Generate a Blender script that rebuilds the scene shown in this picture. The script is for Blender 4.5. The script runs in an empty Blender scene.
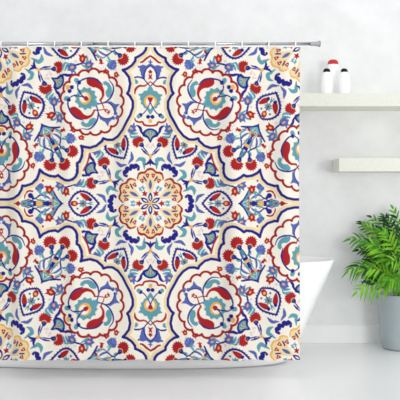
import bpy, bmesh, math, random
import numpy as np
from mathutils import Vector, Matrix
random.seed(7)
C = bpy.context.scene.collection
PI = math.pi

# ------------------------------------------------------------------ camera maths
F = 800.0; H = 1.0
def W(x, y, d):
    """point of the room seen at photograph pixel (x, y) at depth d"""
    return Vector(((x-200)*d/F, d, H-(y-200)*d/F))

cam = bpy.data.cameras.new('camera'); cam.lens = 36*F/400; cam.sensor_width = 36
co = bpy.data.objects.new('camera', cam); C.objects.link(co)
co.location = (0, 0, H); co.rotation_euler = (PI/2, 0, 0)
bpy.context.scene.camera = co

# ------------------------------------------------------------------ materials
def lin(c):
    out = []
    for v in c[:3]:
        v /= 255.0
        out.append(v/12.92 if v <= 0.04045 else ((v+0.055)/1.055)**2.4)
    return tuple(out)+(1.0,)

def mat(name, col, rough=0.5, metal=0.0, noise=None, spec=0.5, bump=0.0, coat=0.0):
    """noise = (second colour, scale, detail)"""
    m = bpy.data.materials.new(name); m.use_nodes = True
    nt = m.node_tree; b = nt.nodes['Principled BSDF']
    b.inputs['Base Color'].default_value = lin(col)
    b.inputs['Roughness'].default_value = rough
    b.inputs['Metallic'].default_value = metal
    b.inputs['Specular IOR Level'].default_value = spec
    b.inputs['Coat Weight'].default_value = coat
    if noise:
        tc = nt.nodes.new('ShaderNodeTexCoord')
        n = nt.nodes.new('ShaderNodeTexNoise')
        n.inputs['Scale'].default_value = noise[1]; n.inputs['Detail'].default_value = noise[2]
        n.inputs['Roughness'].default_value = 0.62
        r = nt.nodes.new('ShaderNodeValToRGB')
        r.color_ramp.elements[0].position = 0.32; r.color_ramp.elements[1].position = 0.68
        r.color_ramp.elements[0].color = lin(noise[0]); r.color_ramp.elements[1].color = lin(col)
        nt.links.new(tc.outputs['Object'], n.inputs['Vector'])
        nt.links.new(n.outputs['Fac'], r.inputs['Fac'])
        nt.links.new(r.outputs['Color'], b.inputs['Base Color'])
        if bump:
            bp = nt.nodes.new('ShaderNodeBump'); bp.inputs['Strength'].default_value = bump
            bp.inputs['Distance'].default_value = 0.002
            nt.links.new(n.outputs['Fac'], bp.inputs['Height'])
            nt.links.new(bp.outputs['Normal'], b.inputs['Normal'])
    return m

# ------------------------------------------------------------------ object helpers
def tag(o, label, cat, group=None):
    o['label'] = label; o['category'] = cat
    if group: o['group'] = group
    return o
def thing(name, label, cat, loc=(0, 0, 0), group=None):
    o = bpy.data.objects.new(name, None); C.objects.link(o); o.location = loc
    o.empty_display_size = 0.05
    return tag(o, label, cat, group)
def obj(name, bm, m, parent=None, smooth=False):
    me = bpy.data.meshes.new(name)
    bmesh.ops.recalc_face_normals(bm, faces=bm.faces[:])
    bm.to_mesh(me); bm.free()
    if smooth:
        for p in me.polygons: p.use_smooth = True
    me.materials.append(m)
    o = bpy.data.objects.new(name, me); C.objects.link(o)
    if parent: o.parent = parent
    return o
def struct(name, bm, m):
    o = obj(name, bm, m); o['kind'] = 'structure'; return o
def box(bm, lo, hi, bev=0.0):
    r = bmesh.ops.create_cube(bm, size=1.0)
    vs = r['verts']
    for v in vs:
        v.co = Vector([lo[i]+(v.co[i]+0.5)*(hi[i]-lo[i]) for i in range(3)])
    if bev:
        es = list({e for v in vs for e in v.link_edges})
        bmesh.ops.bevel(bm, geom=es, offset=bev, segments=3, affect='EDGES', profile=0.5)
def lathe(bm, prof, seg=48, cap0=True, cap1=True, sx=1.0, sy=1.0):
    rings = []
    for (r, z) in prof:
        rings.append([bm.verts.new((r*sx*math.cos(2*PI*i/seg), r*sy*math.sin(2*PI*i/seg), z)) for i in range(seg)])
    for a, b in zip(rings, rings[1:]):
        for i in range(seg):
            bm.faces.new((a[i], a[(i+1) % seg], b[(i+1) % seg], b[i]))
    if cap0: bm.faces.new(rings[0][::-1])
    if cap1: bm.faces.new(rings[-1])
def tube(bm, pts, rad, seg=8, closed=False):
    pts = [Vector(p) for p in pts]; n = len(pts); rings = []
    prev = None
    for i, p in enumerate(pts):
        if closed: t = pts[(i+1) % n]-pts[i-1]
        else: t = pts[min(i+1, n-1)]-pts[max(i-1, 0)]
        t.normalize()
        if prev is None:
            up = Vector((0, 0, 1)) if abs(t.z) < 0.9 else Vector((1, 0, 0))
            u = t.cross(up).normalized()
        else:
            u = (prev-t*prev.dot(t)).normalized()
        prev = u; v = t.cross(u)
        r = rad[i] if isinstance(rad, (list, tuple)) else rad
        rings.append([bm.verts.new(p+u*(r*math.cos(2*PI*k/seg))+v*(r*math.sin(2*PI*k/seg))) for k in range(seg)])
    pairs = list(zip(rings, rings[1:]))
    if closed: pairs.append((rings[-1], rings[0]))
    for a, b in pairs:
        for k in range(seg):
            bm.faces.new((a[k], a[(k+1) % seg], b[(k+1) % seg], b[k]))
    if not closed:
        bm.faces.new(rings[0][::-1]); bm.faces.new(rings[-1])

# ------------------------------------------------------------------ the printed curtain pattern
CREAM = (241, 235, 221); NAVY = (26, 23, 126); PURP = (84, 98, 170); TEAL = (94, 154, 168)
RED = (166, 24, 32); GOLD = (230, 176, 96); PALE = (236, 212, 162); BAND = (232, 214, 172); GREY = (214, 208, 212); WHITE = (240, 236, 227)
DTEAL = (70, 134, 152); CRIM = (154, 22, 32)
SS = 5.0
X0, Y0, X1, Y1 = -6.0, 42.0, 151.0, 204.0
NW, NH = int((X1-X0)*SS), int((Y1-Y0)*SS)
IMG = np.zeros((NH, NW, 3), np.float32); IMG[:] = CREAM
CLIP = None

def _win(lo, hi):
    i0 = max(0, int((lo[0]-X0)*SS)-1); i1 = min(NW, int((hi[0]-X0)*SS)+2)
    j0 = max(0, int((lo[1]-Y0)*SS)-1); j1 = min(NH, int((hi[1]-Y0)*SS)+2)
    if i1 <= i0 or j1 <= j0: return None
    xs = X0+(np.arange(i0, i1)+0.5)/SS; ys = Y0+(np.arange(j0, j1)+0.5)/SS
    return i0, i1, j0, j1, xs[None, :], ys[:, None]
def poly_mask(P):
    w = _win(P.min(0), P.max(0))
    if w is None: return None
    i0, i1, j0, j1, xs, ys = w
    m = np.zeros((j1-j0, i1-i0), bool)
    Q = np.roll(P, -1, 0)
    for (ax, ay), (bx, by) in zip(P, Q):
        if ay == by: continue
        c = ((ys >= ay) != (ys >= by))
        xi = ax+(ys-ay)*(bx-ax)/(by-ay)
        m ^= (c & (xs < xi))
    return i0, i1, j0, j1, m
def stroke_mask(P, R):
    rm = R.max()
    w = _win(P.min(0)-rm, P.max(0)+rm)
    if w is None: return None
    i0, i1, j0, j1, xs, ys = w
    m = np.zeros((j1-j0, i1-i0), bool)
    for k in range(len(P)-1):
        a = P[k]; b = P[k+1]; ra = R[k]; rb = R[k+1]; d = b-a; L = d.dot(d)+1e-9
        r = max(ra, rb)
        lo = np.minimum(a, b)-r; hi = np.maximum(a, b)+r
        u0 = np.searchsorted(xs[0], lo[0]); u1 = np.searchsorted(xs[0], hi[0])
        v0 = np.searchsorted(ys[:, 0], lo[1]); v1 = np.searchsorted(ys[:, 0], hi[1])
        if u1 <= u0 or v1 <= v0: continue
        xx = xs[:, u0:u1]-a[0]; yy = ys[v0:v1]-a[1]
        t = np.clip((xx*d[0]+yy*d[1])/L, 0, 1)
        dd = (xx-t*d[0])**2+(yy-t*d[1])**2
        m[v0:v1, u0:u1] |= dd <= (ra+(rb-ra)*t)**2
    return i0, i1, j0, j1, m
def paint(res, col):
    if res is None: return
    i0, i1, j0, j1, m = res
    if CLIP is not None: m = m & CLIP[j0:j1, i0:i1]
    IMG[j0:j1, i0:i1][m] = col
def spline(pts, closed, n=6):
    P = np.array(pts, float); N = len(P); out = []
    rng = range(N) if closed else range(N-1)
    for i in rng:
        if closed: p0, p1, p2, p3 = P[i-1], P[i], P[(i+1) % N], P[(i+2) % N]
        else: p0, p1, p2, p3 = P[max(i-1, 0)], P[i], P[i+1], P[min(i+2, N-1)]
        for k in range(n):
            t = k/n
            out.append(0.5*((2*p1)+(-p0+p2)*t+(2*p0-5*p1+4*p2-p3)*t*t+(-p0+3*p1-3*p2+p3)*t**3))
    if not closed: out.append(P[-1])
    return np.array(out)

# shapes are ('p', points, colour) or ('s', points, radii, colour)
def Pf(pts, col): return ('p', np.array(pts, float), col)
def B(pts, col): return ('p', spline(pts, True), col)
def S(pts, w, col):
    q = spline(pts, False)
    if not isinstance(w, (list, tuple)): r = np.full(len(q), w/2.0)
    else: r = np.interp(np.linspace(0, 1, len(q)), np.linspace(0, 1, len(w)), np.array(w)/2.0)
    return ('s', q, r, col)
def Dd(x, y, r, col, ry=None):
    t = np.linspace(0, 2*PI, 18, endpoint=False)
    return ('p', np.stack([x+r*np.cos(t), y+(ry or r)*np.sin(t)], 1), col)
def loc(pts, x, y, a, s):
    """local (u along direction a in degrees, v to its left) to picture"""
    a = math.radians(a); c, sn = math.cos(a), math.sin(a)
    P = np.array(pts, float)*s
    return np.stack([x+P[:, 0]*c-P[:, 1]*sn, y+P[:, 0]*sn+P[:, 1]*c], 1)
def carnation(x, y, a, R):
    out = []
    fan = []
    n = 11
    for i in range(n*2+1):
        th = math.radians(-128+256*i/(n*2)); r = 1.08 if i % 2 else 0.84
        fan.append((r*math.cos(th), r*math.sin(th)))
    fan += [(-0.62, 0.42), (-0.42, 0), (-0.62, -0.42)]
    out.append(Pf(loc(fan, x, y, a, R*1.06), RED))
    out.append(('p', loc(spline([(-0.84, 0.46), (-0.5, 0.46), (-0.3, 0.26), (-0.22, 0), (-0.3, -0.26), (-0.5, -0.46), (-0.84, -0.46), (-0.6, 0)], True), x, y, a, R), GOLD))
    out.append(('p', loc(spline([(-0.68, 0.4), (-0.48, 0.24), (-0.4, 0), (-0.48, -0.24), (-0.68, -0.4), (-1.05, -0.3), (-1.3, 0), (-1.05, 0.3)], True), x, y, a, R), NAVY))
    out.append(('p', loc(spline([(-0.66, 0.13), (-0.54, 0), (-0.66, -0.13), (-0.9, 0)], True), x, y, a, R), PURP))
    return out
def fanflower(x, y, a, R, col):
    fan = []
    n = 8
    for i in range(n*2+1):
        th = math.radians(-112+224*i/(n*2)); r = 1.08 if i % 2 else 0.88
        fan.append((r*math.cos(th), r*math.sin(th)*.92))
    fan += [(-0.75, 0)]
    return [Pf(loc(fan, x, y, a, R), col)]
def tulip(x, y, a, s, col, heart=GOLD):
    o = [Pf(loc([(-1, 0), (-.85, .5), (-.4, .74), (.1, .74), (.8, 1.15), (.62, .5), (1.2, 0), (.62, -.5), (.8, -1.15), (.1, -.74), (-.4, -.74), (-.85, -.5)], x, y, a, s), col)]
    if heart: o.append(('p', loc(spline([(-.5, 0), (-.1, .25), (.35, 0), (-.1, -.25)], True), x, y, a, s), heart))
    return o
def bud(x, y, a, s, col, heart=None):
    o = [Pf(loc([(-1, 0), (-.3, .55), (.35, .35), (.9, .85), (.8, .2), (1.2, 0), (.8, -.2), (.9, -.85), (.35, -.35), (-.3, -.55)], x, y, a, s), col)]
    if heart: o.append(('p', loc(spline([(-.3, 0), (.1, .2), (.4, 0), (.1, -.2)], True), x, y, a, s), heart))
    return o
def leaf(pts, w, col): w *= 1.28; return [S(pts, [0.5, w*0.9, w, w*0.75, 0.4], col)]
def jagged(x, y, r, n, amp, a0=0, sq=1.0):
    o = []
    for i in range(n*2):
        th = math.radians(a0)+PI*i/n; rr = r*(1+amp if i % 2 == 0 else 1-amp)
        o.append((x+rr*math.cos(th), y+rr*math.sin(th)*sq))
    return spline(o, True, 3)

O = np.array((150.5, 203.5)); CO = np.array((-1.0, 46.0)); ST = np.array((0.99, 1.032)); ONE = np.array((1.0, 1.0))
def d6(shapes, src=O, dst=O, ssrc=ONE, sdst=ONE, keep=None):
    tr = []
    for k in range(6):
        c, s = math.cos(k*PI/3), math.sin(k*PI/3)
        for f in (1, -1): tr.append(np.array([[c, -s*f], [s, c*f]]))
    for sh in shapes:
        L = (sh[1]-src)/ssrc
        for T in tr:
            P = (L @ T.T)*sdst+dst
            if P[:, 0].max() < X0 or P[:, 1].max() < Y0 or P[:, 0].min() > X1 or P[:, 1].min() > Y1: continue
            if keep is not None and not keep(P.mean(0)-dst): continue
            if sh[0] == 'p': paint(poly_mask(P), sh[2])
            else: paint(stroke_mask(P, sh[2]), sh[3])
def plain(shapes, flipx=None, flipy=None):
    for sh in shapes:
        for f in (0, 1):
            P = sh[1].copy()
            if f:
                if flipx is not None: P[:, 0] = 2*flipx-P[:, 0]
                elif flipy is not None: P[:, 1] = 2*flipy-P[:, 1]
                else: continue
            if sh[0] == 'p': paint(poly_mask(P), sh[2])
            else: paint(stroke_mask(P, sh[2]), sh[3])

# --- rosette (digitised about O, petal axis straight up, picture pixels)
def up(r, v=0): return (O[0]+v, O[1]-r)
def rosette(border, fill, rim):
    o = []
    def ring(k, dr):
        prof = [(-30, 26.5), (-27, 29), (-22, 32.3), (-17, 33), (-12, 32.2), (-9.5, 32.6), (-5, 34.8), (0, 35.4), (5, 34.8), (9.5, 32.6), (12, 32.2), (17, 33), (22, 32.3), (27, 29)]
        pts = []
        for q in range(6):
            for (a, r) in prof:
                t = math.radians(a+60*q); pts.append((O[0]+(r*k+dr)*math.sin(t), O[1]-(r*k+dr)*math.cos(t)))
        return np.array(pts)
    o.append(('p', ring(1, 0.3), border)); o.append(('p', ring(1, -rim), fill))
    o.append(B([up(8, 0), up(14, 7), up(19, 10.5), up(24.5, 13.6), up(13, 13), up(6, 7)], WHITE))
    o.append(B([up(7, 0), up(15, 3.2), up(21, 6), up(16, 9.5), up(9.0, 7)], WHITE))
    o.append(B([up(14), up(18.5, 1.7), up(23.8), up(18.5, -1.7)], PURP))
    for s in (1,):
        for (v, r, q) in ((2.9*s, 27.8, 12), (8.3*s, 22.5, 22)):
            c = up(r, v); a = -90+math.degrees(math.atan2(v, r))
            o.append(Pf(loc([(-2.3, -.6), (1.9, -2.1), (2.1, 1.9), (-2.0, .8)], c[0], c[1], a, 1), RED))
            o.append(Pf(loc([(-.6, 0), (0.9, -.8), (0.9, .8)], c[0], c[1], a, 1), CREAM))
        c = up(24.7, 5.5*s); o.append(S([up(22.7, 4.2), up(26.7, 6.8)], [1.2, 1.5, 1.2], NAVY))
        for (v, r) in ((7.4, 15.6),):
            c = up(r, v)
            o.append(S([up(r-2.4, v-.6), up(r+2.4, v+.2)], [.5, 1.5, .5], TEAL))
            o.append(S([up(r, v-2), up(r+.3, v+1.8)], [.5, 1.3, .5], TEAL))
            o.append(S([up(r-1.6, v-1.6), up(r+1.6, v+1.6)], [.4, 1.0, .4], TEAL))
        c = up(9.4, 5.4)
        o.append(Pf(loc([(-2.8, 0), (-.8, 1), (.2, 3), (1, 1.1), (3.2, 1.6), (2, 0), (3.2, -1.6), (1, -1.1), (.2, -3), (-.8, -1)], c[0], c[1], -60, 1.15), RED))
    o.append(B([up(2), up(6.5, 2.2), up(11), up(6.5, -2.2)], NAVY)); o.append(B([up(3.2), up(6, .8), up(8.6), up(6, -.8)], WHITE))
    o.append(Dd(O[0], O[1], 1.8, GOLD))
    return o

# --- ring of motifs round a rosette
RING = []
def ax(r, v): return (O[0]-r, O[1]-v)
RING += [Dd(*ax(41.2, 2.6), 2.6, NAVY), Dd(*ax(39.6, 6.3), 2.5, NAVY), Dd(*ax(39.6, 0), 1.9, NAVY), Dd(*ax(39.4, 4.2), 2.0, NAVY),
         S([ax(39.4, 7.6), ax(37.4, 8.4), ax(35.6, 7.4)], [2.6, 1.8, 1.6], NAVY), Dd(*ax(35.5, 6.6), 1.35, NAVY)]
RING += leaf([(107.2, 195.2), (106.8, 190.5), (109.6, 187.6), (113, 189.2), (118.2, 191.8)], 3.3, TEAL)
RING += leaf([(96.3, 194.2), (100, 195.4), (102.8, 196.8), (104, 199.6), (105.6, 202.8)], 2.6, PURP)
# carnation spray (about the vertical petal axis)
RING += [S([(150.5, 157.5), (147, 152), (143.4, 147.6)], [.8, 1.2, 1.0], NAVY), S([(150, 156), (145.2, 152.6), (141.6, 149)], [.6, 2.0, .8], NAVY),
         S([(149, 154.8), (145.6, 151.4)], [.3, .8, .3], WHITE)]
RING += carnation(138.4, 142, 222, 5.7)
RING += [Dd(148.0, 145, 1.5, (228, 205, 200)), Dd(146.6, 147, 1.0, GREY), Dd(149.6, 147.5, .9, (228, 205, 200))]
RING += [S([(150.5, 160.5), (147.8, 163.5), (144.5, 165)], [2.4, 2.4, .4], NAVY), S([(150.5, 159), (150.5, 165.8)], [1.6, 2.4, .5], NAVY),
         Dd(150.5, 156.6, 1.6, GOLD, 2.4)]
# shell
RING += [B([(150.5, 143), (147.6, 138.4), (143.2, 136.4), (142.8, 133), (146, 129.8), (150.5, 128.6), (155, 129.8), (158.2, 133), (157.8, 136.4), (153.4, 138.4)], NAVY),
         B([(150.5, 140.4), (148.6, 136.6), (145.2, 134.6), (146.4, 131.6), (150.5, 130.2), (154.6, 131.6), (155.8, 134.6), (152.4, 136.6)], TEAL),
         S([(150.5, 138), (150.5, 132)], [.4, 1.0], GOLD), S([(149.6, 137.4), (147.4, 133.2)], [.4, 1.0], GOLD)]
RING += leaf([(143.4, 135.6), (141.4, 131.5), (140.6, 128.6), (138.8, 126.6), (136.8, 125.4)], 2.2, NAVY)
RING += leaf([(138.4, 133.4), (135, 133.8), (131.6, 133.4), (129.8, 132.2), (127.8, 131)], 2.4, TEAL)
RING += leaf([(134.4, 131), (133.4, 128.6), (133.8, 126.4), (134.2, 124.2), (134.6, 123)], 1.7, PURP)
# almond (about the horizontal axis to the left)
alm = [(98.4, 203.5), (94, 198.4), (88, 193.2), (81, 191.4), (75, 194.6), (71.4, 199.6), (69.2, 203.5)]
RING += [S(alm, [1.8, 1.9, 2.1, 1.9, 1.7], NAVY)]
_q = spline(alm, False, 12)
for i in range(3, len(_q)-4, 5):
    t = _q[i+1]-_q[i-1]; t /= np.linalg.norm(t); n = np.array((t[1], -t[0]))
    if n[1] > 0: n = -n
    RING.append(S([_q[i], _q[i]+n*1.7-t*.9], [1.3, .4], NAVY))
RING += [B([(89.4, 200.4), (86, 200.4), (82, 197), (80, 193.2), (84.8, 193.8), (89.4, 196.8)], RED), Dd(90, 199.6, 1.8, NAVY),
         ('p', jagged(83, 203.5, 3.9, 8, .22), TEAL), Dd(83.2, 203.5, 1.3, RED), S([(82, 203.5), (77, 203.5)], .8, NAVY),
         B([(78.2, 203.5), (75.6, 206.2), (71.4, 205.2), (71.4, 201.8), (75.6, 200.8)], RED), Dd(75, 203.5, 1.5, GOLD),
         Dd(77.6, 198.4, 1.1, PURP), S([(87, 203.5), (93, 202.2)], [.5, 1.2, .4], DTEAL)]
# tulips beyond the almond tip
RING += [S([(62, 186.2), (66, 187.2), (70.6, 185.8), (74, 184)], [.9, 1.1, 1.1, .9], NAVY), S([(66, 187.4), (66.2, 189)], .9, NAVY)]
RING += leaf([(63.4, 187), (61.4, 190.4), (62.6, 193.6), (61.4, 191.4), (60.4, 188.6)], 1.8, TEAL)
RING += tulip(59.6, 185.4, 168, 4.5, PURP); RING += tulip(66.4, 191.8, 100, 4.1, RED); RING += tulip(76.6, 182.4, -35, 4.7, PURP)
RING += leaf([(80.4, 186.6), (83.6, 186.6), (85.4, 183.8), (86, 181.4), (86.4, 179.6)], 2.0, TEAL)
RING += leaf([(64, 188.6), (68.6, 186.6), (71.6, 185.6), (73.4, 184.8), (74.6, 184.2)], 1.4, NAVY)
RING += [Dd(73, 188.6, 1.4, GREY)]

# --- bouquet (about the 60 degree axis through the corner)
BQ = []
BQ += [Pf([(42.6, 123.4), (44.5, 126.2), (53, 126.4), (60.2, 126.2), (60.5, 127.6), (54, 128.6), (52.6, 131.4), (49, 136), (41.6, 136.8), (39.6, 136.4)], NAVY),
       Pf([(44, 126.8), (52.4, 128.2), (51.4, 131.6), (48.4, 135), (43.4, 136.4), (41.4, 135.8)], TEAL)]
BQ += [Dd(52.2, 130.0, 1.4, RED), Dd(50.8, 133, 1.2, GOLD), Dd(49, 135.6, 1.5, RED), Dd(47, 132, .9, GOLD), S([(45, 128), (49.4, 131)], [.3, .8], CREAM)]
BQ += [S([(50, 137), (54, 143), (58, 148), (61, 154), (62, 158)], [1.0, 1.1, 1.0, .9], NAVY), S([(54, 139), (60, 146), (66, 149.6)], [.7, .9, .8], NAVY)]
BQ += leaf([(56, 151), (57.4, 153.4), (60, 155.4), (61.4, 157), (62.4, 159)], 1.8, DTEAL)
BQ += leaf([(51, 134), (53, 139), (56.6, 143), (58.2, 144.4), (60, 145)], 1.5, TEAL)
BQ += leaf([(52, 144), (54.6, 147), (57, 149), (55.6, 146), (53, 142)], 1.6, NAVY)
_w = leaf
def thin(p, w, c): return _w(p, w*.72, c)
BQ += thin([(50, 141), (52.4, 143.5), (54.4, 145.5), (52.5, 141), (50.6, 138.5)], 2.2, NAVY)
BQ += thin([(52, 133.4), (55, 134.4), (58.4, 136.6), (60, 138.8), (61, 141.5)], 2.4, PURP)
BQ += thin([(54, 130.5), (57, 131), (60.4, 133.5), (60.8, 136), (60.6, 138.5)], 1.8, TEAL)
BQ += thin([(60, 139), (62.8, 138.6), (65, 138.8), (66.4, 139.4), (67.4, 140)], 2.2, TEAL)
BQ += thin([(59.4, 150), (60.6, 147.4), (62.6, 146.6), (64.4, 147.4), (65.4, 148.4)], 2.0, TEAL)
BQ += thin([(60.6, 137), (60, 141), (59.8, 145), (60, 147), (60, 149)], 1.5, NAVY)
BQ += [Dd(55.4, 145.4, 1.7, GOLD), Dd(57.0, 141.0, .9, GOLD)]
BQ += bud(62.4, 130.4, -20, 3.2, RED); BQ += [S([(55, 129), (59, 130.2)], [1, .8], NAVY)]
BQP = fanflower(69.8, 138.6, 0, 5.9, PURP)+[S([(62, 139), (66, 139), (68.6, 138.6)], [1, 2.2, .5], TEAL), S([(64, 136), (67, 137), (70, 136.4)], [.5, 1.2, .4], TEAL), S([(71, 139), (74.6, 137.6)], [.4, 1, .4], (130, 142, 206)), S([(70.6, 140.6), (73.6, 141.4)], [.4, 1, .4], (130, 142, 206))]
CARN = carnation(72, 151.4, 12, 5.9) + [S([(61, 148), (65, 150)], [.8, .8], NAVY)]
CARN += carnation(64.3, 164.2, 61, 6.0)
SMALL = tulip(106, 71.2, 200, 2.9, RED)+tulip(116, 74.4, 75, 2.9, RED)
SMALL += [S([(97.6, 66.6), (101.6, 68.2), (100, 70.2), (97.8, 68.6)], .7, GREY), Dd(115, 69, 1.5, GREY), Dd(103.5, 66.5, .9, GREY)]
SMALL += leaf([(84.5, 67.4), (88, 69), (84, 66), (82, 64.6), (81, 64)], 1.5, TEAL)

# --- medallion (about the 30 degree axis through the corner)
MED = []
def iso(P): return np.array(P)*ST+CO
mc = np.array((108.5*math.cos(PI/6), 108.5*math.sin(PI/6))); sc = []
for i in range(17*12+1):
    th = 2*PI*i/(17*12); k = abs(math.sin(th*8.5))
    r = 29.3+2.9*k**0.62
    a = th+PI/6+PI/17*0
    sc.append((mc[0]+r*math.cos(a), mc[1]+r*math.sin(a)))
sc = iso(sc)
MED += [('s', np.array(sc), np.full(len(sc), 1.08), CRIM)]
MED += [S([(80, 95), (74.5, 95.4), (70, 98)], 1.0, NAVY),
        S([(69, 100), (68.4, 105), (71, 112), (76, 117.5), (83, 120)], [1.2, 1.4, 1.7, 1.8, .8], NAVY),
        B([(70.4, 108.8), (74.6, 106.8), (79.8, 109.8), (83, 113.6), (87, 115.4), (91, 114.2), (93.4, 110.6), (95, 109.4), (94.6, 112), (91.6, 116.6), (85.6, 119.2), (78.6, 118), (73, 114.2)], RED),
        S([(94, 110.2), (98, 110.2), (103, 109.2)], [1.5, 1.0, .9], RED),
        Dd(66.4, 98.8, 2.4, TEAL), Dd(69.2, 100, 2.0, NAVY), Dd(68.2, 97.6, 1.2, TEAL),
        S([(108.6, 79.4), (112.6, 85), (112.6, 91), (109.6, 97.4), (104, 102), (97, 104)], [.6, 1.2, 1.6, 1.5, 1.2, .9], NAVY),
        B([(102.8, 82.2), (105.4, 80.8), (109.2, 83.2), (111.4, 88), (110.8, 93.6), (108.2, 97), (105.8, 95.2), (105.2, 91.2), (107, 87.6), (105.8, 84.8), (104, 84.8)], TEAL)]
MED += [Pf([(107, 101), (110, 100.4), (114.6, 103.4), (119.6, 103.8), (116.6, 107), (115.8, 111), (117.5, 113.4), (115.4, 114.8), (113.2, 113.8), (113.6, 109.4), (111.4, 104.6)], PURP),
        S([(97, 104.6), (101, 103), (107, 102), (111.4, 105), (113.6, 110), (114, 114)], [.6, 1, 1, .9, .7], NAVY), Dd(117, 116, 1.5, PURP)]
MED += bud(106.2, 110.4, 30, 3.2, RED, CREAM)
MED += [('p', jagged(85.8, 97.8, 10.4, 11, .09, 30), TEAL), ('p', jagged(94.5, 103, 3.2, 6, .2), TEAL), Dd(85, 97.4, 6.1, GOLD), Dd(84.2, 96.8, 4.4, CREAM),
        S([(78, 89), (82, 95.4), (86, 97.6)], 1.1, NAVY), B([(88.2, 99), (85.6, 100.6), (84.4, 98.4), (83.8, 96.4), (86.6, 96)], RED),
        Dd(68.3, 87.2, 2.2, GOLD), Dd(72.2, 87.2, 1.9, NAVY), Dd(70.2, 91.2, 1.9, NAVY)]

# --- star outline about the corner: (angle, radius) of its 30 degree sector
SEC = [(30, 148.5), (33, 148.8), (36, 148), (38.3, 145.5), (39.8, 141), (40.4, 137.5), (41.5, 138.3), (44.5, 137.6), (47, 134.6), (48.7, 129.8), (49.4, 127), (50.2, 131), (52, 135.4), (54, 138.2), (55.3, 138.2), (56, 141.5), (57.2, 145.8), (58.5, 148.2), (60, 149)]
def star_poly(dr=0.0):
    pts = []
    for k in range(6):
        base = 60*k
        for a, r in SEC[:-1]: pts.append((base+a, r))
        for a, r in reversed(SEC[1:]): pts.append((base+120-a, r))
    P = np.array([((r+dr)*math.cos(math.radians(a)), (r+dr)*math.sin(math.radians(a))) for a, r in pts])*ST+CO
    return P

# paint: field round the centre
d6(RING); d6(rosette(CRIM, PALE, 1.9))
d6([sh for sh in BQ], CO, O, ST, ONE, keep=lambda v: v[0] < -60 and abs(v[1]) < 0.55*abs(v[0]))
CMP = [S([(25.6, 198.4), (26.6, 193.6), (29.6, 191), (33.6, 191.4)], [1, 2.0, 1.6], RED), Dd(31.4, 195.6, 2.6, NAVY), Dd(33.8, 198, 1.4, NAVY), Dd(29, 199, 1.1, GOLD),
       S([(26, 200.4), (31, 200), (36, 202)], 1.1, NAVY), Dd(25, 203.5, 3.4, TEAL), Dd(25, 203.5, 1.2, RED),
       Pf([(2, 203.5), (13, 199), (20, 203.5)], GOLD), Pf([(9, 203.5), (19, 199.8), (22, 203.5)], RED), Pf([(37, 203.5), (41, 200.8), (44.5, 203.5)], GOLD),
       B([(44, 203.5), (48, 201), (50, 203.5)], NAVY),
       Dd(43.4, 180.6, 1.2, RED), Dd(35.4, 184.4, 1.2, GREY)]
CMP += fanflower(40.4, 187.4, -105, 4.8, PURP)+[S([(42, 195), (41.4, 191), (40.8, 187.6)], [1, 2.0, .4], TEAL), S([(38.8, 188), (37.8, 185)], [.4, 1, .4], (130, 142, 206))]
CMP += tulip(49.4, 189.6, -80, 4.0, RED)+leaf([(46, 199), (45.4, 195.6), (46.4, 192.6), (45.6, 195), (44.4, 198)], 1.8, TEAL)
CMP += leaf([(55, 198), (52.4, 195), (52.2, 192), (53, 195), (55.4, 197)], 1.6, TEAL)
plain(CMP, flipy=203.5)
OG = []
OG += [Pf([(-10, 0)]*3, CREAM)]
OGBG = [Pf([(150.5, 40), (136, 40), (130, 62), (128, 76), (133, 100), (133, 116), (138, 122), (143, 123.5), (150.5, 126)], CREAM)]
OG = [S([(139.4, 62.6), (142.6, 62), (146.4, 58.8), (150.5, 56.2)], [1.2, 2.0, 2.2, 1.8], RED), Dd(139.8, 62.2, 1.1, RED),
      Pf([(137, 65), (139.5, 66), (143, 64.8), (146.4, 66), (150.5, 63.4), (150.5, 66.8), (147.2, 69.4), (145.2, 74), (145, 81), (142.6, 78.4), (141, 75), (140.6, 72), (139.6, 70.6), (140, 68.6), (138, 67.4)], PURP),
      S([(150.5, 60), (150.5, 64.6)], [1, 1.8], PURP), S([(149, 62.3), (150.5, 62.3)], 1.4, PURP),
      S([(150.5, 66), (146, 70.2), (144.2, 75), (144.8, 80), (147.6, 83.6), (150.5, 87)], [1, .9, 1, 1, .9], NAVY),
      S([(150.5, 82), (145, 86.2), (139.6, 86.2), (135.8, 89.4), (134.8, 95)], [.9, 1.5, 2.0, 2.3, 1.0], RED),
      S([(131.6, 79.4), (136, 77.4), (140.6, 77.6), (144.4, 79.6)], [.6, 1.6, 1.4, .9], NAVY),
      B([(132.6, 80.4), (136, 79.6), (138.4, 82), (137, 84.4), (134, 83.4)], TEAL),
      Pf([(150.5, 70), (148.2, 72.4), (149.6, 73.4), (148.8, 75.4), (149.4, 77.4), (148, 80), (150.5, 79)], RED), Dd(150.5, 74.6, .9, CREAM),
      ]
pal = [(150.5, 86), (148.2, 88.4), (147.4, 91), (144.4, 91), (142.6, 93.6), (138, 94.6), (140.6, 97), (140, 99.6), (141.6, 101.2), (140.8, 104), (143, 105.4), (144.4, 108.4), (147, 109.2), (149, 111.6), (150.5, 114.5)]
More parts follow.
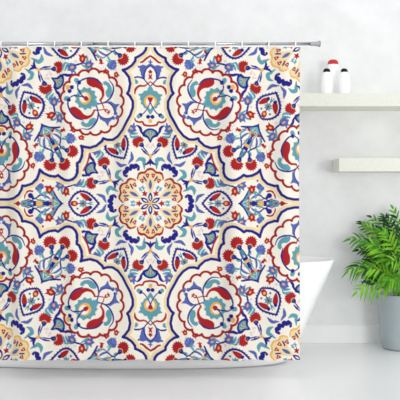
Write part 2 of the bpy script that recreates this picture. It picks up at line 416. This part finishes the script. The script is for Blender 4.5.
OG += [Pf(pal, TEAL), Pf([(150.5, 95), (147, 96.4), (144.4, 99), (144, 103), (146, 107), (150.5, 109)], GOLD), Pf([(150.5, 97.6), (147.6, 98.6), (146, 101), (146.4, 104.4), (150.5, 110)], CREAM),
       S([(150.5, 102), (148.6, 107), (145, 112.4), (141.4, 115.4)], [1, 1, .9], NAVY), S([(147.4, 109.4), (150.5, 114.6)], [1.2, 1], TEAL),
       Pf([(150.5, 97.8), (147.8, 98.2), (148.4, 100.4), (150.5, 104)], RED),
       Dd(140.6, 115.4, 2.1, NAVY), Dd(138.8, 116.8, 2.0, TEAL), Dd(148.4, 117.2, 2.0, NAVY), Dd(150.5, 121.4, 2.0, GOLD),
       S([(134.8, 118), (136, 121), (139.4, 122.4), (142.6, 122.2), (144.6, 125.2), (150.5, 126.2)], [1, 1.8, 1.8, 1.9, 1.9], RED)]
plain(OGBG, flipx=150.5); plain(OG, flipx=150.5)
plain([S([(90, 150.4), (89.4, 155), (87.4, 162), (84.6, 168), (82.4, 171)], [1.0, 2.0, 1.5, 1.8, .8], RED)])

# paint: the stars round the corners
g = star_poly(0.2); gl = np.vstack([g, g[:1]])
paint(stroke_mask(gl, np.full(len(gl), 5.0)), (250, 238, 210)); paint(stroke_mask(gl, np.full(len(gl), 4.2)), BAND)
m = poly_mask(g); paint(m, CREAM)
full = np.zeros((NH, NW), bool); full[m[2]:m[3], m[0]:m[1]] = m[4]; CLIP = full
d6(RING, O, CO, ONE, ST); d6(rosette(GOLD, PALE, 1.6), O, CO, ONE, ST)
d6(SMALL, CO, CO, ST, ST)
d6(BQ+BQP+CARN, CO, CO, ST, ST)
d6(MED, CO, CO, ST, ST)
CLIP = None
paint(stroke_mask(gl, np.full(len(gl), 1.3)), NAVY)

# ------------------------------------------------------------------ curtain
DC = 4.45
def fold(x, y):
    """depth offset of the cloth, x, y in picture pixels"""
    k = np.clip((y-46)/60.0, 0, 1)
    ph = (x-1)/26.75*2*PI
    a = 0.008*np.cos(ph+0.25*np.sin(y/90.0))*(1-0.55*k)
    b = 0.031*np.sin(x/8.3+0.5*np.sin(y/150.0)+0.8)*(0.25+0.75*k)*(0.6+0.4*np.sin(x/37.0+1))
    c = 0.018*np.sin(x/17.0+2.1)*k
    e = (0.0095*np.sin(x/4.3+0.9*np.sin(y/70.0)+0.6*np.sin(x/29.0))+0.007*np.sin(x/6.1+y/95.0))*(0.35+0.65*k)
    return a+b+c+e
RES = 2.5
cx0, cx1, cy0, cy1 = -5.0, 299.8, 46.6, 360.2
nx = int((cx1-cx0)*RES); ny = int((cy1-cy0)*RES)
gx = np.linspace(cx0, cx1, nx); gy = np.linspace(cy0, cy1, ny)
GX, GY = np.meshgrid(gx, gy)
DY = fold(GX, GY)
tt = (GY-cy0)/(cy1-cy0)
PXx = GX+0.5*np.sin(GY/40.0)*np.clip((GX-280)/20, 0, 1)*0.6
PYy = GY+tt*(0.9*np.sin(GX/8.3+0.8)+0.6*np.sin(GX/17.0+2.1))*np.clip((tt-0.8)/0.2, 0, 1)
co3 = np.stack([(PXx-200)*DC/F, DC+DY, H-(PYy-200)*DC/F], -1).reshape(-1, 3)
qx = np.minimum(GX, 301-GX); qy = np.minimum(GY, 407-GY)
fx = (qx-X0)*SS-0.5; fy = (qy-Y0)*SS-0.5
acc = np.zeros((ny, nx, 3), np.float32)
for ox in (-0.75, 0.75):
    for oy in (-0.75, 0.75):
        ii = np.clip(np.round(fx+ox).astype(int), 0, NW-1); jj = np.clip(np.round(fy+oy).astype(int), 0, NH-1)
        acc += IMG[jj, ii]
acc /= 4*255.0
rgb = 0.93*np.where(acc <= 0.04045, acc/12.92, ((acc+0.055)/1.055)**2.4)
rgba = np.concatenate([rgb, np.ones((ny, nx, 1), np.float32)], -1).astype(np.float32)
idx = np.arange(nx*ny).reshape(ny, nx)
quads = np.stack([idx[:-1, :-1], idx[1:, :-1], idx[1:, 1:], idx[:-1, 1:]], -1).reshape(-1, 4)
me = bpy.data.meshes.new('shower_curtain')
me.vertices.add(nx*ny); me.vertices.foreach_set('co', co3.astype(np.float32).ravel())
nq = len(quads)
me.loops.add(nq*4); me.loops.foreach_set('vertex_index', quads.astype(np.int32).ravel())
me.polygons.add(nq); me.polygons.foreach_set('loop_start', (np.arange(nq)*4).astype(np.int32))
me.polygons.foreach_set('use_smooth', np.ones(nq, bool))
me.update(calc_edges=True); me.validate()
ca = me.color_attributes.new('print', 'FLOAT_COLOR', 'POINT')
ca.data.foreach_set('color', rgba.ravel())
mc_ = bpy.data.materials.new('printed_polyester'); mc_.use_nodes = True
nt = mc_.node_tree; bs = nt.nodes['Principled BSDF']
at = nt.nodes.new('ShaderNodeAttribute'); at.attribute_name = 'print'
nt.links.new(at.outputs['Color'], bs.inputs['Base Color'])
bs.inputs['Roughness'].default_value = 0.75; bs.inputs['Specular IOR Level'].default_value = 0.25
tcn = nt.nodes.new('ShaderNodeTexCoord'); wv = nt.nodes.new('ShaderNodeTexNoise'); wv.inputs['Scale'].default_value = 900
bpn = nt.nodes.new('ShaderNodeBump'); bpn.inputs['Strength'].default_value = 0.08; bpn.inputs['Distance'].default_value = 0.001
nt.links.new(tcn.outputs['Object'], wv.inputs['Vector']); nt.links.new(wv.outputs['Fac'], bpn.inputs['Height']); nt.links.new(bpn.outputs['Normal'], bs.inputs['Normal'])
me.materials.append(mc_)
curtain = bpy.data.objects.new('shower_curtain', me); C.objects.link(curtain)
tag(curtain, 'cream fabric shower curtain printed with red, blue and teal floral medallions, hanging from the rod', 'shower curtain')

M = {}
M['hem'] = mat('hem_cloth', (240, 238, 232), 0.8)
M['white_plastic'] = mat('white_plastic', (248, 248, 248), 0.35)
M['chrome'] = mat('brushed_chrome', (186, 186, 188), 0.16, 1.0, noise=((182, 182, 184), 2, 1))
M['cap_dark'] = mat('dark_chrome', (70, 70, 74), 0.25, 1.0)

bm = bmesh.new()
hx = np.linspace(cx0, cx1, 300); rows = []
for yv in (45.9, 46.3, 46.7, 47.2):
    rows.append([bm.verts.new(((x-200)*DC/F, DC-0.0015+float(fold(np.array(x), np.array(46.2))), H-(yv-200)*DC/F)) for x in hx])
for a, b in zip(rows, rows[1:]):
    for i in range(len(hx)-1): bm.faces.new((a[i], b[i], b[i+1], a[i+1]))
o = obj('top_hem', bm, M['hem'], curtain, True); o['label'] = 'plain white hem along the curtain top'

# rod
zr = H-(43.6-200)*DC/F; YR = DC+0.006
rod = thing('shower_rod', 'straight chrome shower rod carrying the curtain, flared end cap at right', 'curtain rod', (-1.72, YR, zr))
xr = W(311, 0, DC).x; xe = W(319.6, 0, DC).x; xm = W(93, 0, DC).x
def xcyl(segs):
    bm = bmesh.new(); lathe(bm, segs, 32)
    bmesh.ops.rotate(bm, verts=bm.verts[:], cent=(0, 0, 0), matrix=Matrix.Rotation(PI/2, 3, 'Y')); return bm
o = obj('outer_tube', xcyl([(0.0108, 0.01), (0.0108, xm+1.72)]), M['chrome'], rod, True)
o = obj('inner_tube', xcyl([(0.0088, xm+1.72-0.05), (0.0088, xr+1.72+0.01)]), M['chrome'], rod, True)
o = obj('end_cap', xcyl([(0.0100, xr+1.72-0.004), (0.0115, xr+1.72), (0.0120, xr+1.72+0.030), (0.0165, xe+1.72-0.006), (0.0172, xe+1.72-0.003), (0.0172, xe+1.72), ]), M['chrome'], rod, True)
o = obj('end_pad', xcyl([(0.0168, xe+1.72-0.0005), (0.0160, xe+1.72+0.004)]), M['cap_dark'], rod, True)
o = obj('end_cap', xcyl([(0.0172, 0.0), (0.0172, 0.006), (0.0115, 0.04)]), M['chrome'], rod, True)

# rings
ring0 = None
words = ['at the far left edge of the picture', 'second from the left edge', 'third from the left edge', 'fourth from the left edge', 'fifth from the left edge',
         'sixth from the left edge', 'seventh from the left edge', 'fifth from the free end of the rod', 'fourth from the free end of the rod',
         'third from the free end of the rod', 'second from the free end of the rod', 'nearest the free end of the rod']
for k in range(12):
    xk = W(1.2+26.75*k, 0, DC).x
    if ring0 is None:
        bm = bmesh.new(); pts = []
        for i in range(28):
            t = 2*PI*i/28; pts.append((0, 0.0150*math.cos(t), 0.0175*math.sin(t)-0.0045))
        tube(bm, pts, 0.0032, 8, True)
        bmesh.ops.scale(bm, vec=(1.15, 1, 1), verts=bm.verts[:])
        r = obj('curtain_ring', bm, M['white_plastic'], None, True); ring0 = r
    else:
        r = ring0.copy(); C.objects.link(r)
    r.location = (xk, YR, zr)
    tag(r, 'small white curtain ring on the rod, '+words[k], 'curtain ring', 'white rings holding up the curtain')

# ------------------------------------------------------------------ room
DW = F*H/143.0
M['wall'] = mat('grey_plaster', (243, 244, 244), 0.85, noise=((230, 231, 231), 4.2, 9), bump=0.05)
M['floor'] = mat('white_gloss_floor', (247, 247, 247), 0.22, noise=((243, 243, 244), 0.9, 3), spec=0.5)
M['base'] = mat('white_baseboard', (249, 249, 248), 0.45, noise=((245, 245, 244), 4, 3))
M['shelf'] = mat('ivory_shelf', (233, 233, 222), 0.6, noise=((226, 226, 214), 60, 3))
bm = bmesh.new(); box(bm, (-1.74, DW, -0.05), (3.2, DW+0.1, 3.0)); struct('wall_back', bm, M['wall'])
bm = bmesh.new(); box(bm, (-1.84, 2.6, -0.05), (-1.72, DW+0.1, 3.0)); struct('wall_left', bm, M['wall'])
bm = bmesh.new(); box(bm, (-1.84, -0.5, -0.06), (3.2, DW+0.1, 0)); struct('floor', bm, M['floor'])
bm = bmesh.new(); box(bm, (-1.72, DW-0.014, 0), (3.2, DW+0.001, 18*DW/F), 0.003); struct('baseboard_back', bm, M['base'])

# shelves
DS = 5.32
for nm, xl, yt, yb, lab in (('wall_shelf', 262, 93.4, 106.3, 'long ivory floating shelf on the back wall carrying three bottles'),
                            ('wall_shelf', 339, 158, 171.4, 'shorter empty ivory floating shelf, the lower one on the wall')):
    a = W(xl, yt, DS); b = W(520, yb, DS)
    bm = bmesh.new(); box(bm, (a.x, DS, b.z), (b.x, DW+0.002, a.z), 0.003)
    o = obj(nm, bm, M['shelf']); tag(o, lab, 'shelf', 'floating shelves on the back wall')
zs = W(0, 93.4, DS).z

# bottles
M['bottle'] = mat('white_bottle_plastic', (250, 250, 250), 0.3)
M['black'] = mat('black_cap_plastic', (8, 8, 8), 0.5, spec=0.25)
M['red'] = mat('red_cap_plastic', (200, 24, 34), 0.3)
def bottle(px, d, hpx, wpx, cappx, capw, capm, label):
    s = d/F; h = hpx*s; w = wpx*s; ch = cappx*s; cw = capw*s
    t = thing('toiletry_bottle', label, 'bottle', ((px-200)*s, d, zs), 'white bottles on the upper shelf')
    hb = h-ch
    prof = [(w*.74, 0), (w*.82, .002), (w*.90, hb*.10), (w*.98, hb*.28), (w, hb*.42), (w*.97, hb*.56), (w*.88, hb*.72), (w*.76, hb*.86), (w*.62, hb*.95), (cw*1.0, hb*1.0)]
    prof = [(max(r_, cw*1.04), z_) for r_, z_ in prof[:-1]]+[(cw*1.01, hb)]
    bm = bmesh.new(); lathe(bm, prof, 40, sy=0.8); obj('body', bm, M['bottle'], t, True)
    z0 = hb-0.0005
    prof = [(cw, z0), (cw*1.03, z0+ch*.1), (cw*1.0, z0+ch*.45), (cw*.86, z0+ch*.72), (cw*.55, z0+ch*.93), (cw*.1, z0+ch)]
    bm = bmesh.new(); lathe(bm, prof, 32, sy=0.8); o = obj('cap', bm, capm, t, True)
    o['label'] = ('red' if capm is M['red'] else 'black')+' domed cap'
    return t
bottle(326.7, 5.375, 26.2, 6.0, 3.9, 3.4, M['black'], 'small white bottle with a black cap, left of the taller red-capped bottle')
bottle(333.0, 5.470, 37.0, 6.3, 5.2, 5.2, M['red'], 'tallest white bottle with a red cap, behind the two smaller ones')
bottle(344.2, 5.375, 26.2, 6.2, 3.9, 3.4, M['black'], 'small white bottle with a black cap, at the right end of the bottles')

# ------------------------------------------------------------------ bathtub
M['tub'] = mat('white_acrylic', (252, 252, 252), 0.18, coat=0.3)
tc_x, tc_y = -0.40, 4.97
HXR, HYR, ZR = 0.833+0.40, 0.39, 1-59*4.97/F
def sup(hx, hy, n, th):
    c, s = math.cos(th), math.sin(th)
    return hx*math.copysign(abs(c)**(2/n), c), hy*math.copysign(abs(s)**(2/n), s)
outer = [(0.0, .330, .145, 2.4), (0.012, .290, .115, 2.4), (0.035, .262, .102, 2.4), (0.075, .240, .092, 2.4), (0.13, .217, .096, 2.5), (0.25, .170, .076, 2.5), (0.40, .103, .048, 2.5), (0.55, .034, .016, 2.5), (ZR-0.006, 0.001, 0, 2.5), (ZR, 0.004, .004, 2.5)]
inner = [(ZR, .016, .016, 2.5), (ZR-.006, .021, .021, 2.5), (0.5, .085, .055, 2.5), (0.3, .17, .095, 2.5), (0.15, .26, .14, 2.4), (0.10, .36, .2, 2.3), (0.09, .6, .32, 2.2)]
bm = bmesh.new(); N = 96; rs = []
for (z, ix, iy, n) in outer+inner:
    rs.append([bm.verts.new((*sup(HXR-(ix if math.cos(2*PI*i/N) > 0 else ix*.5), HYR-iy, n, 2*PI*i/N), z)) for i in range(N)])
for a, b in zip(rs, rs[1:]):
    for i in range(N): bm.faces.new((a[i], a[(i+1) % N], b[(i+1) % N], b[i]))
bm.faces.new(rs[0][::-1]); bm.faces.new(rs[-1])
tub = obj('bathtub', bm, M['tub'], None, True); tub.location = (tc_x, tc_y, 0)
tag(tub, 'white freestanding bathtub with flared sides, mostly hidden behind the curtain', 'bathtub')

# ------------------------------------------------------------------ potted palm
M['pot'] = mat('grey_ceramic_glaze', (172, 183, 186), 0.3, noise=((162, 175, 178), 3, 2), coat=0.2)
M['soil'] = mat('dark_soil', (52, 40, 32), 0.95, noise=((30, 24, 20), 60, 5), bump=0.4)
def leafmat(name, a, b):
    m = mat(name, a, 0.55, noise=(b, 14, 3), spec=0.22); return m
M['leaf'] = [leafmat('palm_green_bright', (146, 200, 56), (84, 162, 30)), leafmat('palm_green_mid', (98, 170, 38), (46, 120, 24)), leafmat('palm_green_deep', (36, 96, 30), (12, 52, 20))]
DP = 5.39; pp = W(402, 0, DP).x; zrim = W(0, 293.6, DP).z
palm = thing('potted_palm', 'bushy green parlour palm in a tapered grey pot on the floor', 'plant', (pp, DP, 0))
prof = [(.112, 0), (.122, .003), (.129, .010), (.133, .024), (.1385, .08), (.146, .16), (.153, .25), (.158, zrim-.02), (.160, zrim-.006), (.1605, zrim-.002), (.159, zrim), (.152, zrim), (.150, zrim-.003), (.146, zrim-.05)]
bm = bmesh.new(); lathe(bm, prof, 64, cap1=False); obj('pot', bm, M['pot'], palm, True)
bm = bmesh.new(); lathe(bm, [(.1475, zrim-.032), (.12, zrim-.026), (.05, zrim-.022)], 40, cap0=False); obj('soil', bm, M['soil'], palm, True)

YMAX = DW-0.012-DP
def frond(p0, p1, p2, p3, n=11, L=0.10, wid=0.0175, mi=0, droop=0.3, start=0.32, spread=58):
    """p0..p3 cubic control points local to the pot"""
    bm = bmesh.new()
    p0, p1, p2, p3 = map(Vector, (p0, p1, p2, p3))
    def bz(t): return p0*(1-t)**3+p1*3*t*(1-t)**2+p2*3*t*t*(1-t)+p3*t**3
    pts = [bz(i/16) for i in range(17)]
    tube(bm, pts, [0.0034-0.0026*i/16 for i in range(17)], 6)
    for i in range(n):
        u = i/(n-1); t = start+(1-start)*u*0.985
        c = bz(t); d = (bz(min(t+.02, 1))-bz(t-.02)).normalized()
        side = d.cross(Vector((0.15, -0.80, 0.55)))
        if side.length < .2: side = Vector((1, 0, 0))
        side.normalize(); nrm = side.cross(d)
        ll = L*(0.55+0.75*math.sin(PI*min(1, (u*0.86+0.16))))*random.uniform(.9, 1.1)
        for s in ((-1, 1) if i < n-1 else (0,)):
            sp = math.radians(spread*(1-.45*u)+random.uniform(-6, 6))
            dr = (d*math.cos(sp)+side*(s*math.sin(sp))+nrm*random.uniform(.0, .22)).normalized() if s else d.copy()
            wv_ = (dr.cross(nrm)+nrm*random.uniform(-.5, .5)).normalized()
            mix = mi if random.random() < .6 else random.choice((0, 1, 2) if mi < 2 else (1, 2, 2))
            K = 6; left = []; right = []; mid = []
            for k in range(K+1):
                q = k/K
                pnt = c+dr*(ll*q)+Vector((0, 0, -1))*(droop*ll*q*q)
                if pnt.y > YMAX: pnt.y = YMAX-0.002*q
                hw = wid*0.5*(math.sin(PI*(0.05+0.95*q)**0.62)+0.05) if k < K else 0.0003
                mid.append(bm.verts.new(pnt-nrm*hw*.25))
                left.append(bm.verts.new(pnt+wv_*hw)); right.append(bm.verts.new(pnt-wv_*hw))
            for k in range(K):
                bm.faces.new((left[k], mid[k], mid[k+1], left[k+1])).material_index = mix; bm.faces.new((mid[k], right[k], right[k+1], mid[k+1])).material_index = mix
    for v in bm.verts:
        if v.co.y > YMAX: v.co.y = YMAX
    o = obj('frond', bm, M['leaf'][0], palm, True)
    o.data.materials.append(M['leaf'][1]); o.data.materials.append(M['leaf'][2])
    return o
def L_(x, y, dy):
    """point local to the pot seen at picture pixel x, y, dy nearer (-) or farther (+) than the pot axis"""
    w = W(x, y, DP+dy); return Vector((w.x-pp, dy, w.z))
def fpx(base, a, b, tip, **k): return frond(L_(*base), L_(*a), L_(*b), L_(*tip), **k)
b0 = (398, 298, -.03)
# dark inner fronds first
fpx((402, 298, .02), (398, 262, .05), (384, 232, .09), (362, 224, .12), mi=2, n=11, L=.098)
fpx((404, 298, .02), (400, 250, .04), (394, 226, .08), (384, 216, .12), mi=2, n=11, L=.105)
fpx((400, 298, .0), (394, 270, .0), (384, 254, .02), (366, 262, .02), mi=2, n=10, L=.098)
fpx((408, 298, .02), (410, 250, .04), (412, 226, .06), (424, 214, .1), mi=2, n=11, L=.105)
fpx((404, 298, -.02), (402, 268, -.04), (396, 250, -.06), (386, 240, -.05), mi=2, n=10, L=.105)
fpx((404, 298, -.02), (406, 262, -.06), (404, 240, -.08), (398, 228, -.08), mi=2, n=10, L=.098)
# outline fronds
fpx((396, 297, -.02), (388, 262, .0), (376, 236, .02), (350, 239, .02), mi=1, n=10, L=.105, droop=.35)
fpx((398, 297, .0), (393, 258, .03), (384, 232, .05), (361, 222, .06), mi=0, n=10, L=.095, droop=.4)
fpx((400, 297, .02), (397, 256, .06), (390, 228, .08), (371, 217, .09), mi=1, n=9, L=.085, droop=.3)
fpx((396, 297, -.05), (386, 270, -.08), (372, 256, -.10), (348, 271, -.10), mi=1, n=10, L=.10, droop=.5)
fpx((394, 292, -.12), (386, 282, -.17), (374, 282, -.20), (357, 292, -.21), mi=0, n=8, L=.095, droop=.35, start=.2, spread=64)
fpx((402, 297, .02), (404, 254, .04), (402, 228, .06), (393, 208.5, .08), mi=1, n=10, L=.10)
fpx((400, 297, -.06), (394, 262, -.10), (384, 246, -.12), (366, 242, -.12), mi=0, n=10, L=.105)
fpx((402, 297, -.07), (400, 262, -.12), (394, 246, -.14), (382, 230, -.14), mi=0, n=10, L=.098)
fpx((400, 297, -.08), (394, 276, -.14), (384, 266, -.18), (362, 270, -.20), mi=0, n=10, L=.10)
fpx((404, 297, -.08), (404, 270, -.14), (400, 256, -.18), (390, 262, -.24), mi=0, n=9, L=.098)
fpx((405, 297, -.08), (408, 262, -.14), (408, 244, -.18), (404, 236, -.2), mi=1, n=10, L=.105)
fpx((404, 297, -.08), (402, 280, -.15), (398, 274, -.20), (386, 282, -.24), mi=1, n=9, L=.095, droop=.35)
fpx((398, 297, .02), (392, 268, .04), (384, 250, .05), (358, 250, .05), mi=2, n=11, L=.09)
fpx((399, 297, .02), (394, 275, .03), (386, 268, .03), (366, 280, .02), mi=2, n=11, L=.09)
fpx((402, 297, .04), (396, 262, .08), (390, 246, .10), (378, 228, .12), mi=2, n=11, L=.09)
fpx((400, 297, -.06), (396, 272, -.10), (390, 262, -.12), (374, 252, -.13), mi=1, n=11, L=.085)
fpx((402, 297, -.07), (400, 278, -.12), (396, 270, -.16), (380, 292, -.19), mi=0, n=9, L=.085)
fpx((403, 297, -.04), (402, 250, -.06), (398, 232, -.07), (374, 230, -.07), mi=1, n=11, L=.085)
# right-hand fronds, running out of the frame
for (a, b, t, mi) in (((412, 258, .02), (426, 232, .04), (456, 226, .05), 1), ((412, 266, -.04), (430, 246, -.06), (464, 252, -.06), 0),
                      ((410, 276, -.08), (428, 262, -.14), (458, 274, -.16), 0), ((408, 256, -.06), (416, 232, -.1), (430, 214, -.1), 0),
                      ((410, 284, -.14), (422, 280, -.2), (448, 296, -.22), 1)):
    fpx((406, 297, -.03), a, b, t, mi=mi, n=10, L=.098)

# ------------------------------------------------------------------ light
w = bpy.data.worlds.new('world'); bpy.context.scene.world = w; w.use_nodes = True
bg = w.node_tree.nodes['Background']; bg.inputs['Color'].default_value = (0.97, 0.985, 1.0, 1); bg.inputs['Strength'].default_value = 1.07
def area(name, loc_, target, size, power, col=(1, 1, 1)):
    l = bpy.data.lights.new(name, 'AREA'); l.shape = 'DISK'; l.size = size; l.energy = power; l.color = col
    o = bpy.data.objects.new(name, l); C.objects.link(o); o.location = loc_
    o.rotation_euler = (Vector(target)-Vector(loc_)).to_track_quat('-Z', 'Y').to_euler(); return o
area('soft_front_light', (3.6, -2.4, 1.2), (0.0, 4.8, 0.7), 2.2, 130, (1, .99, .97))
bpy.context.scene.view_settings.view_transform = 'Standard'
bpy.context.scene.view_settings.look = 'None'
